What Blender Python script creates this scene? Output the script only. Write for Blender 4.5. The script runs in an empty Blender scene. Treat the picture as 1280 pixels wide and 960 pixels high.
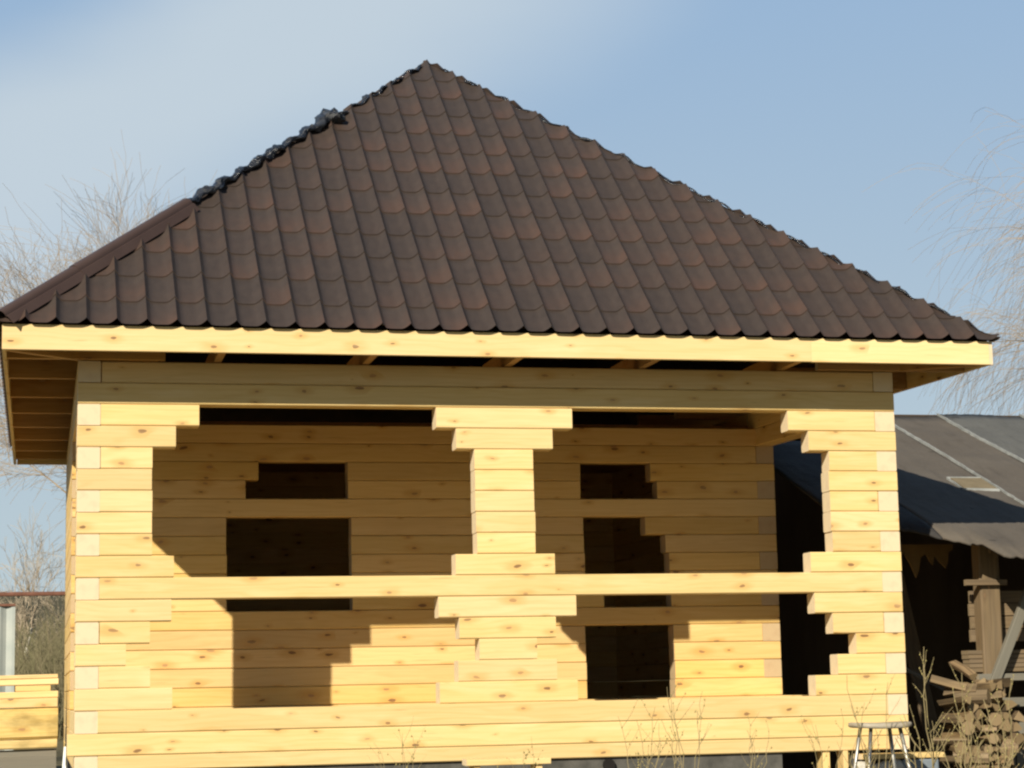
import bpy, bmesh, math, random
from mathutils import Vector, Matrix
random.seed(7)
C = bpy.context.scene
COL = C.collection
# ------------------------------------------------------------------ camera, sky, sun
cam_d = bpy.data.cameras.new("camera"); cam = bpy.data.objects.new("camera", cam_d); COL.objects.link(cam)
C.camera = cam
cam_d.sensor_width = 36.0; cam_d.lens = 2620.53/1280*36.0
cam_d.clip_start = 0.1; cam_d.clip_end = 3000
yaw, pit, rol = 0.2231103416754014, 0.14521547491267012, -0.0202723445933524
F = Vector((math.sin(yaw)*math.cos(pit), math.cos(yaw)*math.cos(pit), math.sin(pit)))
r0 = Vector((math.cos(yaw), -math.sin(yaw), 0)); u0 = r0.cross(F)
Rv = r0*math.cos(rol)+u0*math.sin(rol); Uv = -r0*math.sin(rol)+u0*math.cos(rol)
cam.matrix_world = Matrix(((Rv.x, Uv.x, -F.x, -0.2280667), (Rv.y, Uv.y, -F.y, -13.648602), (Rv.z, Uv.z, -F.z, 0.4952883), (0, 0, 0, 1)))
SUN = Vector((0.693, 1.0, -0.669)).normalized()          # direction the light travels
sun_el = math.asin(-SUN.z); 
sd = bpy.data.lights.new("sun", 'SUN'); sd.energy = 5.0; sd.angle = math.radians(0.53); sd.color = (1.0, 0.92, 0.76)
so = bpy.data.objects.new("sun", sd); COL.objects.link(so); so.rotation_euler = SUN.to_track_quat('-Z', 'Y').to_euler()
so.location = (-20, -30, 25)
W = bpy.data.worlds.new("World"); C.world = W; W.use_nodes = True
wn = W.node_tree; wn.nodes.clear()
wo = wn.nodes.new('ShaderNodeOutputWorld'); wb = wn.nodes.new('ShaderNodeBackground'); sky = wn.nodes.new('ShaderNodeTexSky')
sky.sky_type = 'NISHITA'; sky.sun_disc = False; sky.sun_elevation = sun_el
sky.sun_rotation = math.atan2(-SUN.x, -SUN.y)
sky.air_density = 1.0; sky.dust_density = 0.15; sky.ozone_density = 1.6; sky.altitude = 100
wb.inputs[1].default_value = 0.05
# thin high cloud veil mixed over the sky, laid out by direction
tc = wn.nodes.new('ShaderNodeTexCoord'); mp = wn.nodes.new('ShaderNodeMapping'); mp.inputs['Rotation'].default_value = (0.0, 0.55, 0.35)
mp.inputs['Scale'].default_value = (1.1, 0.8, 3.0)
nz = wn.nodes.new('ShaderNodeTexNoise'); nz.inputs['Scale'].default_value = 1.7; nz.inputs['Detail'].default_value = 5; nz.inputs['Roughness'].default_value = 0.45
def wmath(op, x, y=0.0, cl=False):
    q = wn.nodes.new('ShaderNodeMath'); q.operation = op; q.use_clamp = cl
    for i, v in enumerate((x, y)):
        if isinstance(v, (int, float)): q.inputs[i].default_value = v
        else: wn.links.new(v, q.inputs[i])
    return q.outputs[0]
def wdot(v):
    q = wn.nodes.new('ShaderNodeVectorMath'); q.operation = 'DOT_PRODUCT'; q.inputs[1].default_value = v; wn.links.new(tc.outputs['Generated'], q.inputs[0]); return q.outputs['Value']
def wrng(x, a, b, c=0.0, d=1.0):
    q = wn.nodes.new('ShaderNodeMapRange'); q.interpolation_type = 'SMOOTHSTEP'; wn.links.new(x, q.inputs[0])
    for i, v in enumerate((a, b, c, d)): q.inputs[i+1].default_value = v
    return q.outputs[0]
def wmix(f, A, B):
    q = wn.nodes.new('ShaderNodeMix'); q.data_type = 'RGBA'; wn.links.new(f, q.inputs[0])
    for k, v in ((6, A), (7, B)):
        if isinstance(v, tuple): q.inputs[k].default_value = v
        else: wn.links.new(v, q.inputs[k])
    return q.outputs[2]
L = wn.links.new
L(tc.outputs['Generated'], mp.inputs[0]); L(mp.outputs[0], nz.inputs[0])
north = wrng(wdot((0.10, 0.995, 0.0)), 0.15, 0.75)              # thin bright haze in the part of the sky away from the sun
hz = wrng(wdot((0, 0, 1)), 0.0, 0.42)
hazecol = wmix(hz, (7.4, 8.9, 9.7, 1), (4.5, 6.9, 10.2, 1))
c1 = wmix(wmath('MULTIPLY', north, 0.92), sky.outputs[0], hazecol)
warp = wrng(nz.outputs[0], 0.2, 0.8, -0.035, 0.035)              # broad veil cloud slanting up to the right
band = wmath('ADD', wdot((-0.4839, -0.0213, 0.8744)), warp)
cl = wmath('MULTIPLY', wrng(band, 0.12, 0.20), wrng(band, 0.272, 0.215))
cl = wmath('MULTIPLY', cl, north)
c2 = wmix(wmath('MULTIPLY', cl, 0.85), c1, (8.4, 9.7, 10.7, 1))
L(c2, wb.inputs[0]); L(wb.outputs[0], wo.inputs[0])
C.view_settings.view_transform = 'Standard'; C.view_settings.look = 'None'; C.view_settings.exposure = 0.44; C.view_settings.gamma = 1
C.view_settings.use_curve_mapping = False
C.render.engine = 'CYCLES'
C.cycles.filter_width = 2.3
C.cycles.max_bounces = 8

# ------------------------------------------------------------------ helpers
class NT:
    def __init__(s, name):
        s.m = bpy.data.materials.new(name); s.m.use_nodes = True; s.t = s.m.node_tree; s.t.nodes.clear()
        s.out = s.n('ShaderNodeOutputMaterial'); s.b = s.n('ShaderNodeBsdfPrincipled'); s.l(s.b.outputs[0], s.out.inputs[0])
    def n(s, t): return s.t.nodes.new(t)
    def l(s, a, b): s.t.links.new(a, b)
    def put(s, sock, v):
        if hasattr(v, 'is_output') or isinstance(v, bpy.types.NodeSocket): s.l(v, sock)
        else: sock.default_value = v
    def attr(s, name, o='Vector'):
        a = s.n('ShaderNodeAttribute'); a.attribute_name = name; return a.outputs[o]
    def map(s, v, scale=(1, 1, 1), loc=(0, 0, 0), rot=(0, 0, 0)):
        a = s.n('ShaderNodeMapping'); s.put(a.inputs[0], v); a.inputs['Scale'].default_value = scale; a.inputs['Location'].default_value = loc; a.inputs['Rotation'].default_value = rot
        return a.outputs[0]
    def noise(s, v, sc=1.0, det=3, rough=.5, o=0, dist=0):
        a = s.n('ShaderNodeTexNoise'); s.put(a.inputs['Vector'], v); a.inputs['Scale'].default_value = sc; a.inputs['Detail'].default_value = det
        a.inputs['Roughness'].default_value = rough; a.inputs['Distortion'].default_value = dist
        return a.outputs[o]
    def math(s, op, a, b=0.0, c=0.0, clamp=False):
        x = s.n('ShaderNodeMath'); x.operation = op; x.use_clamp = clamp; s.put(x.inputs[0], a); s.put(x.inputs[1], b); s.put(x.inputs[2], c); return x.outputs[0]
    def rng(s, v, a, b, c=0.0, d=1.0, smooth=False):
        x = s.n('ShaderNodeMapRange'); s.put(x.inputs[0], v)
        if smooth: x.interpolation_type = 'SMOOTHSTEP'
        for i, k in enumerate((a, b, c, d)): s.put(x.inputs[i+1], k)
        return x.outputs[0]
    def mix(s, f, a, b, mode='MIX'):
        x = s.n('ShaderNodeMix'); x.data_type = 'RGBA'; x.blend_type = mode; s.put(x.inputs[0], f)
        for k, v in ((6, a), (7, b)):
            if isinstance(v, tuple) and len(v) == 3: v = v+(1,)
            s.put(x.inputs[k], v)
        return x.outputs[2]
    def bump(s, h, st=.3, d=.01):
        x = s.n('ShaderNodeBump'); x.inputs['Strength'].default_value = st; x.inputs['Distance'].default_value = d; s.put(x.inputs['Height'], h); s.l(x.outputs[0], s.b.inputs['Normal'])
    def fin(s, col, rough=.7, spec=.3, metal=0.0):
        s.put(s.b.inputs['Base Color'], col if not (isinstance(col, tuple) and len(col) == 3) else col+(1,))
        s.put(s.b.inputs['Roughness'], rough); s.b.inputs['Specular IOR Level'].default_value = spec; s.b.inputs['Metallic'].default_value = metal
        return s.m

def wood_mat(name, light=(.76, .572, .275), dark=(.65, .452, .18), endc=(.70, .58, .39), knot=(.19, .10, .045), knots=True, grey=0.0, greyc=(.3, .28, .24), streak=.46, stain=0.0, vr=(.87, 1.06)):
    m = NT(name)
    g = m.attr('gco'); seed = m.attr('bseed', 'Fac'); en = m.attr('isend', 'Fac')
    sep = m.n('ShaderNodeSeparateXYZ'); m.l(g, sep.inputs[0])
    a, c = sep.outputs[0], sep.outputs[1]
    # slow wander of the grain
    wand = m.noise(m.map(g, (1.1, 6.0, 1.0)), 1.0, 2)
    fine = m.noise(m.map(g, (2.0, 95.0, 1.0)), 1.0, 3, .6)
    ring = m.math('SINE', m.math('ADD', m.math('MULTIPLY', c, 140.0), m.math('MULTIPLY', wand, 30.0)))
    ring = m.rng(ring, .1, 1.0, 0, 1)
    f = m.math('ADD', m.math('MULTIPLY', ring, .30), m.math('MULTIPLY', m.rng(fine, .35, .7), .55))
    blot = m.rng(m.noise(m.map(g, (.9, 3.5, 1)), 1.0, 3), .35, .7)
    f = m.math('ADD', m.math('MULTIPLY', f, streak*1.8), m.math('MULTIPLY', blot, .35), clamp=True)
    col = m.mix(f, light, dark)
    # per beam tone
    hs = m.n('ShaderNodeHueSaturation'); m.l(col, hs.inputs['Color']); m.put(hs.inputs['Value'], m.rng(seed, 0, 1, vr[0], vr[1])); m.put(hs.inputs['Saturation'], m.rng(m.math('FRACT', m.math('MULTIPLY', seed, 7.3)), 0, 1, .94, 1.06))
    m.put(hs.inputs['Hue'], m.rng(m.math('FRACT', m.math('MULTIPLY', seed, 3.7)), 0, 1, .497, .502))
    col = hs.outputs[0]
    if knots:
        wob = m.noise(m.map(g, (9, 22, 1)), 1.0, 2, .5, 1)
        vv = m.n('ShaderNodeVectorMath'); vv.operation = 'MULTIPLY_ADD'; m.l(wob, vv.inputs[0]); vv.inputs[1].default_value = (.22, .22, 0); m.l(m.map(g, (3.3, 8.0, 0)), vv.inputs[2])
        vo = m.n('ShaderNodeTexVoronoi'); vo.voronoi_dimensions = '2D'; vo.inputs['Scale'].default_value = 1; vo.inputs['Randomness'].default_value = .95; m.l(vv.outputs[0], vo.inputs['Vector'])
        sc = m.n('ShaderNodeSeparateColor'); m.l(vo.outputs['Color'], sc.inputs[0])
        rad = m.rng(sc.outputs[0], .48, 1.0, .02, .11)
        d = vo.outputs['Distance']
        halo = m.math('MULTIPLY', m.rng(d, rad, m.math('MULTIPLY', rad, 4.6), 1, 0, True), m.rng(sc.outputs[0], .48, .54))
        core = m.math('MULTIPLY', m.rng(d, m.math('MULTIPLY', rad, .72), m.math('MULTIPLY', rad, 1.05), 1, 0, True), m.rng(sc.outputs[0], .48, .50))
        halo2 = m.math('MULTIPLY', halo, m.math('SUBTRACT', 1.0, en)); core2 = m.math('MULTIPLY', core, m.math('SUBTRACT', 1.0, en))
        col = m.mix(m.math('MULTIPLY', halo2, .62), col, (dark[0]*.86, dark[1]*.74, dark[2]*.6))
        kc = m.mix(m.rng(sc.outputs[1], .3, .7), knot, (knot[0]*2.1, knot[1]*2.3, knot[2]*2.3))
        col = m.mix(m.math('MULTIPLY', core2, .88), col, kc)
    # fine drying checks, resin streaks and faint weather stains
    chk = m.noise(m.map(g, (2.6, 70.0, 1.0), (3.1, 7.7, 0)), 1.0, 2, .5)
    col = m.mix(m.math('MULTIPLY', m.rng(chk, .70, .76), .45), col, (dark[0]*.45, dark[1]*.36, dark[2]*.3))
    stn = m.noise(m.map(g, (.8, 2.6, 1.0), (9.1, 2.7, 0)), 1.0, 4, .62)
    col = m.mix(m.rng(stn, .55, .78, 0, .22), col, (light[0]*.62, light[1]*.60, light[2]*.66))
    pal = m.noise(m.map(g, (1.7, 9.0, 1.0), (1.1, 5.7, 0)), 1.0, 3, .6)
    col = m.mix(m.rng(pal, .52, .75, 0, .35), col, (min(1, light[0]*1.08), min(1, light[1]*1.14), light[2]*1.35))
    # end grain
    sg = m.n('ShaderNodeVectorMath'); sg.operation = 'LENGTH'; m.l(m.attr('gend'), sg.inputs[0])
    rr = m.math('SINE', m.math('MULTIPLY', sg.outputs['Value'], 700.0))
    ec = m.mix(m.rng(rr, -1, 1, .0, .32), endc, (endc[0]*.72, endc[1]*.6, endc[2]*.5))
    ec = m.mix(m.rng(m.noise(m.attr('gend'), 14, 3), .5, .72, 0, .32), ec, (endc[0]*.72, endc[1]*.6, endc[2]*.58))
    col = m.mix(en, col, ec)
    if grey > 0:
        col = m.mix(m.rng(m.noise(m.map(g, (1.3, 9, 1)), 1, 4, .6), .3, .75, grey*.6, min(1, grey*1.25)), col, greyc)
    if stain > 0:
        col = m.mix(m.rng(m.noise(m.map(g, (2.2, 5, 1)), 1, 4, .6), .48, .72, 0, stain), col, (.16, .115, .03))
    m.bump(m.math('ADD', m.math('MULTIPLY', fine, .5), m.math('MULTIPLY', ring, .2)), .25, .002)
    return m.fin(col, .62, .25)

def simple_mat(name, c1, c2, sc=8, rough=.8, spec=.3, metal=0, bump=.3, det=4, thr=(.35, .68), scale3=(1, 1, 1)):
    m = NT(name); t = m.n('ShaderNodeTexCoord'); v = m.map(t.outputs['Object'], scale3)
    n = m.noise(v, sc, det, .6); col = m.mix(m.rng(n, thr[0], thr[1]), c1, c2)
    if bump: m.bump(m.noise(v, sc*3, 4), bump, .01)
    return m.fin(col, rough, spec, metal)

M = {}
M['pine'] = wood_mat('fresh_pine')
M['pine_orange'] = wood_mat('pine_inner', light=(.74, .52, .21), dark=(.63, .405, .135), endc=(.52, .39, .23))  # slightly deeper orange pine, used for the inner walls
M['pine_fascia'] = wood_mat('planed_pine_board', light=(.76, .585, .29), dark=(.69, .49, .205))
M['rafter'] = wood_mat('sawn_rafter', light=(.50, .29, .11), dark=(.38, .20, .065), streak=.5)
M['old'] = wood_mat('weathered_wood', light=(.25, .165, .085), dark=(.12, .075, .04), endc=(.26, .19, .11), grey=.4, greyc=(.14, .12, .085), streak=.6)
M['slab'] = wood_mat('rough_sawn_log', light=(.60, .46, .20), dark=(.46, .33, .12), streak=.5, stain=.8)
M['oldgrey'] = wood_mat('grey_board', light=(.22, .19, .145), dark=(.13, .11, .08), grey=.75, greyc=(.16, .152, .125), streak=.6, knots=False)
M['firewood'] = wood_mat('split_firewood', light=(.30, .20, .095), dark=(.12, .075, .035), endc=(.26, .18, .085), grey=.35, greyc=(.13, .11, .08), streak=.9, knots=False, vr=(.45, 1.4))
M['seat'] = wood_mat('worn_seat', light=(.52, .46, .38), dark=(.4, .33, .25), grey=.6, greyc=(.5, .48, .43), knots=False)
M['metal'] = simple_mat('steel', (.34, .34, .32), (.46, .45, .42), 30, .42, .5, .85, 0)
M['concrete'] = simple_mat('foundation_concrete', (.06, .058, .052), (.11, .104, .092), 7, .9, .2, 0, .5)
M['membrane'] = simple_mat('roof_membrane', (.035, .022, .014), (.06, .035, .02), 5, .8, .2, 0, .2)
M['film'] = NT('black_film'); 
_t = M['film'].n('ShaderNodeTexCoord'); M['film'].bump(M['film'].noise(_t.outputs['Object'], 26, 5, .6), 1.0, .03); M['film'] = M['film'].fin((.012, .014, .02), .23, .7)
M['dark'] = simple_mat('dark_boards', (.06, .042, .028), (.09, .065, .045), 3, .9, .1, 0, .3, scale3=(1, 1, .2))
M['ground'] = simple_mat('earth_ground', (.10, .08, .045), (.16, .14, .07), 3.0, .95, .1, 0, .6, 6)
M['hill'] = simple_mat('far_wood', (.055, .052, .030), (.085, .078, .048), .12, .95, .1, 0, .0, 6, scale3=(1, 1, 3))
M['pipe'] = simple_mat('rusty_pipe', (.12, .05, .03), (.2, .09, .06), 9, .8, .3, 0, .2)
M['white'] = simple_mat('white_plastic', (.62, .64, .6), (.7, .71, .66), 6, .5, .4, 0, 0)
M['void'] = simple_mat('painted_dark', (.015, .013, .012), (.02, .018, .016), 6, .9, .1, 0, 0)  # near-black colour that paints the dark of the vent hole and underfloor
M['bucket'] = simple_mat('grey_blue_plastic', (.16, .19, .22), (.2, .23, .26), 5, .5, .4, 0, 0)
M['stones'] = simple_mat('pale_rubble', (.42, .39, .33), (.55, .52, .45), 12, .9, .2, 0, .5)
def bark(name, c1, c2): return simple_mat(name, c1, c2, 6, .95, .1, 0, .3, scale3=(1, 1, .3))
M['twig'] = bark('willow_twigs', (.24, .185, .13), (.34, .265, .18))
M['twig_far'] = bark('birch_twigs', (.34, .27, .19), (.42, .35, .26))
M['stem'] = bark('dry_stems', (.20, .16, .08), (.32, .26, .14))
M['bud'] = simple_mat('buds', (.27, .23, .08), (.34, .28, .11), 40, .7, .3, 0, 0)
M['brush'] = simple_mat('thicket', (.19, .155, .10), (.15, .14, .075), .25, .95, .1, 0, 0)
M['birch'] = simple_mat('birch_bark', (.5, .47, .4), (.3, .27, .22), 3, .9, .1, 0, 0)

def link(name, me, mat, parent=None, smooth=False):
    me.materials.clear(); me.materials.append(mat)
    if smooth:
        for p in me.polygons: p.use_smooth = True
    o = bpy.data.objects.new(name, me); COL.objects.link(o)
    if parent: o.parent = parent
    return o
def tag(o, label=None, cat=None, group=None, kind=None):
    if label: o['label'] = label
    if cat: o['category'] = cat
    if group: o['group'] = group
    if kind: o['kind'] = kind
    return o
def root(name, loc, label, cat, group=None):
    o = bpy.data.objects.new(name, None); COL.objects.link(o); o.location = loc; o.empty_display_size = .2
    return tag(o, label, cat, group)
def adopt(p, o):
    """parent o (built in world coordinates) under p"""
    o.parent = p; o.location = Vector(o.location)-Vector(p.location) if p.type == 'EMPTY' else Vector((0, 0, 0)); return o

class WB:
    """collects timbers (chamfered bars with grain coordinates) into one mesh"""
    def __init__(s):
        s.bm = bmesh.new()
        s.g = s.bm.loops.layers.float_vector.new('gco'); s.e = s.bm.loops.layers.float_vector.new('gend')
        s.s = s.bm.faces.layers.float.new('bseed'); s.n = s.bm.faces.layers.float.new('isend')
    def bar(s, o, ax, side, L, w, h, ch=.004, chb=None, tw=0.0, seed=None, up=None, nseg=1, wav=0.0):
        """o = corner origin; ax along length, side = depth direction (width w), up = height h"""
        ax = Vector(ax).normalized(); side = Vector(side).normalized()
        up = Vector(up).normalized() if up is not None else ax.cross(side).normalized()
        if up.z < -.01: up = -up
        o = Vector(o); sd_ = random.random() if seed is None else seed; off = sd_*61.7
        c = ch; cb = ch if chb is None else chb
        prof = [(c, 0), (w-cb, 0), (w, cb), (w, h-cb), (w-cb, h), (c, h), (0, h-c), (0, c)] if ch > 0 else [(0, 0), (w, 0), (w, h), (0, h)]
        rings = []
        for k in range(nseg+1):
            t = L*k/nseg
            dz = random.uniform(-wav, wav) if wav else 0
            rings.append([s.bm.verts.new(o+ax*t+side*p+up*(q+dz)) for p, q in prof])
        n = len(prof)
        per = [0]
        for i in range(n):
            p, q = prof[i], prof[(i+1) % n]; per.append(per[-1]+math.hypot(p[0]-q[0], p[1]-q[1]))
        def setf(f, end):
            f[s.s] = sd_; f[s.n] = end
        for k in range(nseg):
            for i in range(n):
                j = (i+1) % n
                f = s.bm.faces.new((rings[k][i], rings[k][j], rings[k+1][j], rings[k+1][i])); setf(f, 0.0)
                for lp, (t, pp) in zip(f.loops, ((k, per[i]), (k, per[i+1]), (k+1, per[i+1]), (k+1, per[i]))):
                    lp[s.g] = (off+L*t/nseg, off*1.7+pp, 0); lp[s.e] = (0, 0, 0)
        cx, cy = w*(.2+.6*((sd_*13) % 1)), h*(-.3+1.2*((sd_*29) % 1))
        for R_ in (rings[0][::-1], rings[-1]):
            f = s.bm.faces.new(R_); setf(f, 1.0)
            for lp in f.loops:
                v = lp.vert.co-o; lp[s.g] = (off, off, 0); lp[s.e] = (v.dot(side)-cx, v.dot(up)-cy, 0)
        return s
    def tube(s, pts, rads, sides=8, seed=None):
        sd_ = random.random() if seed is None else seed; off = sd_*53
        rings = []; Ls = [0]
        for i, p in enumerate(pts):
            p = Vector(p); d = (Vector(pts[min(i+1, len(pts)-1)])-Vector(pts[max(i-1, 0)])).normalized()
            a = d.orthogonal().normalized(); b = d.cross(a)
            rings.append([s.bm.verts.new(p+(a*math.cos(6.2832*k/sides)+b*math.sin(6.2832*k/sides))*rads[i]*(1+.12*math.sin(k*2.1+sd_*20))) for k in range(sides)])
            if i: Ls.append(Ls[-1]+(p-Vector(pts[i-1])).length)
        for i in range(len(pts)-1):
            for k in range(sides):
                j = (k+1) % sides
                f = s.bm.faces.new((rings[i][k], rings[i][j], rings[i+1][j], rings[i+1][k])); f[s.s] = sd_; f[s.n] = 0
                for lp, (t, q) in zip(f.loops, ((i, k), (i, k+1), (i+1, k+1), (i+1, k))): lp[s.g] = (off+Ls[t], off+q*6.28*rads[0]/sides, 0); lp[s.e] = (0, 0, 0)
        for R_ in (rings[0][::-1], rings[-1]):
            f = s.bm.faces.new(R_); f[s.s] = sd_; f[s.n] = 1
            ctr = sum((v.co for v in R_), Vector())/len(R_)
            d = (Vector(pts[-1])-Vector(pts[0])).normalized(); a = d.orthogonal().normalized(); b = d.cross(a)
            for lp in f.loops: lp[s.g] = (off, off, 0); v = lp.vert.co-ctr; lp[s.e] = (v.dot(a), v.dot(b), 0)
        return s
    def build(s, name, mat, parent=None, origin=None):
        s.bm.normal_update(); bmesh.ops.recalc_face_normals(s.bm, faces=s.bm.faces)
        if origin is not None: bmesh.ops.translate(s.bm, verts=s.bm.verts, vec=-Vector(origin))
        me = bpy.data.meshes.new(name); s.bm.to_mesh(me); s.bm.free()
        o = link(name, me, mat, parent)
        if origin is not None: o.location = origin
        return o

def raw(name, verts, faces, mat, parent=None, smooth=False, origin=None):
    me = bpy.data.meshes.new(name)
    if origin is not None: verts = [tuple(Vector(v)-Vector(origin)) for v in verts]
    me.from_pydata([tuple(v) for v in verts], [], faces); me.update()
    bm = bmesh.new(); bm.from_mesh(me); bmesh.ops.recalc_face_normals(bm, faces=bm.faces); bm.to_mesh(me); bm.free()
    o = link(name, me, mat, parent, smooth)
    if origin is not None: o.location = origin
    return o

# ------------------------------------------------------------------ ground and far hill
def gz(x, y):
    z = -.42
    if y < -1.0: z -= min(.75, .055*(-1-y))
    if y > 110: z += 17.5*min(1, (y-110)/200)**1.3*(.93+.05*math.sin(x*.021+1)+.03*math.sin(x*.06))
    return z+.03*math.sin(x*1.3+y*.7)*math.sin(y*.9)
vs, fs = [], []
xs = [-1500, -700, -400]+[-300+20*i for i in range(31)]+[400, 700, 1500]
xs = sorted(set(xs+[-30+2.0*i for i in range(31)]))
ys = [-200, -60]+[-30+1.5*i for i in range(50)]+[50+8*i for i in range(40)]+[420, 600, 1400]
for y in ys:
    for x in xs: vs.append((x, y, gz(x, y)))
n = len(xs)
for j in range(len(ys)-1):
    for i in range(n-1): fs.append((j*n+i, j*n+i+1, (j+1)*n+i+1, (j+1)*n+i))
g = raw('ground', vs, fs, M['ground'], smooth=True); g['kind'] = 'structure'; g['label'] = 'bare earth ground rising to a far wooded hill'
# hill cover uses a second material by height/distance
me = g.data; me.materials.append(M['hill'])
for p in me.polygons:
    if p.center.y > 60: p.material_index = 1

# ------------------------------------------------------------------ the log house
h = .14; T = .145; D = 2.073; WX = 5.614; SK = -.075
house = root('log_house', (0, 0, 0), 'unfinished pine beam house with an open porch and a brown hipped metal tile roof', 'house')
X_, Y_, Z_ = (1, 0, 0), (0, 1, 0), (0, 0, 1)
def fb(wb, k, x0, x1, y=0.0, z0=None, hh=None, **kw):
    z = k*h if z0 is None else z0
    x0 += random.uniform(-.0035, .0035); x1 += random.uniform(-.0035, .0035); y += random.uniform(-.002, .002)
    wb.bar((x0, y, z+.0005), X_, Y_, x1-x0, T, (h if hh is None else hh)-.0025, ch=.006, chb=.010, up=Z_, **kw)
    return wb
def one(name, k, x0, x1, parent, mat='pine', **kw):
    return fb(WB(), k, x0, x1, **kw).build(name, M[mat], parent)
one('sill_beam', 0, T+.002, WX-T-.002, house, z0=.045, hh=h-.045)
one('sill_beam', 1, -.045, WX, house)
one('sill_beam', 2, T+.002, WX-T-.002, house)
one('rail_beam', 8, T+.002, WX-T-.002, house)
one('header_beam', 17, 0, WX, house)
one('header_beam', 18, T+.004, WX-T-.002, house)
def sidedir(right): return (SK, 1, 0) if right else (0, 1, 0)
def side_piece(wb, k, y0, y1, right, z0=None, hh=None):
    """beam of a side wall; right wall leans slightly inward"""
    z = k*h if z0 is None else z0; hh = (h if hh is None else hh)-.0025
    if not right: wb.bar((0, y0, z+.0005), Y_, X_, y1-y0, T, hh, ch=.005, up=Z_)
    else: wb.bar((WX+SK*y0, y0, z+.0005), (SK, 1, 0), (-1, 0, 0), (y1-y0), T, hh, ch=.005, up=Z_)
LX = {16: .776, 15: .627, 14: .475, 13: .476, 12: .474, 11: .475, 10: .475, 9: .619, 7: .605, 6: .464, 5: .319, 4: .466, 3: .607}
RX = {16: 4.826, 15: 4.967, 14: 5.113, 13: 5.11, 12: 5.114, 11: 5.112, 10: 5.114, 9: 4.949, 7: 4.971, 6: 5.093, 5: 5.256, 4: 5.115, 3: 4.953}
CX = {16: (2.344, 3.281), 15: (2.478, 3.14), 14: (2.602, 3.003), 13: (2.604, 3.004), 12: (2.603, 3.006), 11: (2.606, 3.008), 10: (2.606, 3.006), 9: (2.464, 3.14),
      7: (2.341, 3.276), 6: (2.478, 3.135), 5: (2.616, 3.001), 4: (2.468, 3.14), 3: (2.343, 3.273)}
for right in (False, True):
    wb = WB()
    for k in range(0, 19):
        z0, hh = (.045, h-.045) if k == 0 else (None, None)
        if k in (17, 18): continue
        y0 = 0.0 if k % 2 == 0 else T+.001
        side_piece(wb, k, y0, .379, right, z0, hh)
    for k in range(10, 15):
        ev = k % 2 == 0
        if not right: fb(wb, k, T+.002 if ev else 0, LX[k])
        else: fb(wb, k, RX[k], WX-T-.002 if ev else WX)
    pil = wb.build('corner_pillar', M['pine'], house)
    for k in (3, 4, 5, 6, 7, 9, 15, 16):
        ev = k % 2 == 0
        if not right: one('stepped_beam', k, T+.002 if ev else 0, LX[k], pil)
        else: one('stepped_beam', k, RX[k], WX-T-.002 if ev else WX, pil)
    wb = WB()
    for k in (0, 1, 2): side_piece(wb, k, .380, D, right, .045 if k == 0 else None, h-.045 if k == 0 else None)
    wb.build('side_sill', M['pine'], house)
    wb = WB(); side_piece(wb, 17, T+.001, D+T, right); side_piece(wb, 18, 0.0, D+T, right); wb.build('side_header', M['pine'], house)
    wb = WB()
    for k in range(0, 19): side_piece(wb, k, D+(T+.001), 5.60, right, .045 if k == 0 else None, h-.045 if k == 0 else None)
    for k in range(0, 17): 
        if k % 2 == 0 or not right: side_piece(wb, k, D-.001 if k % 2 == 0 else D+.0, D+T, right, .045 if k == 0 else None, h-.045 if k == 0 else None) if k % 2 == 0 else None
    wb.build('side_wall', M['pine_orange'], house)
wb = WB()
for k in range(10, 15): fb(wb, k, *CX[k])
pil = wb.build('center_pillar', M['pine'], house)
for k in (3, 4, 5, 6, 7, 9, 15, 16): one('stepped_beam', k, *CX[k], pil)
# partition wall with two stepped window openings
wb = WB(); RB = WX+SK*D
OP = {15: [(1.371, 2.05), (3.866, 4.44)], 14: [(1.274, 2.05), (3.866, 4.49)], 12: [(1.131, 2.074), (3.885, 4.385)], 11: [(1.131, 2.072), (3.885, 4.545)],
      10: [(1.131, 2.074), (3.885, 4.57)], 9: [(1.131, 2.074), (3.885, 4.57)], 8: [(1.131, 2.074), (4.03, 4.58)], 6: [(3.878, 4.585)], 5: [(3.878, 4.59)], 4: [(3.88, 4.588)], 3: [(3.88, 4.59)]}
for k in range(0, 18):
    if k in (13, 7): continue
    x = T+.002 if k % 2 == 0 else 0.0; xe = RB-T-.002 if k % 2 == 0 else RB
    for a, b in OP.get(k, []): fb(wb, k, x, a, y=D); x = b
    fb(wb, k, x, xe, y=D)
part = wb.build('partition_wall', M['pine_orange'], house)
one('window_beam', 13, 0, RB, part, mat='pine_orange', y=D); one('window_beam', 7, 0, RB, part, mat='pine_orange', y=D)
wb = WB()
for k in range(0, 19): wb.bar((0, 5.46, k*h), X_, Y_, WX+SK*5.6, T, h-.001, ch=.005, up=Z_)
wb.build('rear_wall', M['pine_orange'], house)
# floor and room ceiling
raw('porch_floor', [(T, T, .33), (WX-T, T, .33), (WX-T-.15, D, .33), (T, D, .33), (T, T, .29), (WX-T, T, .29), (WX-T-.15, D, .29), (T, D, .29)],
    [(0, 1, 2, 3), (4, 5, 6, 7), (0, 1, 5, 4), (1, 2, 6, 5), (2, 3, 7, 6), (3, 0, 4, 7)], simple_mat('floor_planks', (.62, .45, .22), (.5, .34, .15), 3, .7, .2), house)  # unseen floor, made pale to bounce light onto the inner wall
raw('room_floor', [(T, D+T, .33), (5.3, D+T, .33), (5.1, 5.46, .33), (T, 5.46, .33), (T, D+T, .29), (5.3, D+T, .29), (5.1, 5.46, .29), (T, 5.46, .29)],
    [(0, 1, 2, 3), (4, 5, 6, 7), (0, 1, 5, 4), (1, 2, 6, 5), (2, 3, 7, 6), (3, 0, 4, 7)], M['rafter'], house)
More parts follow.
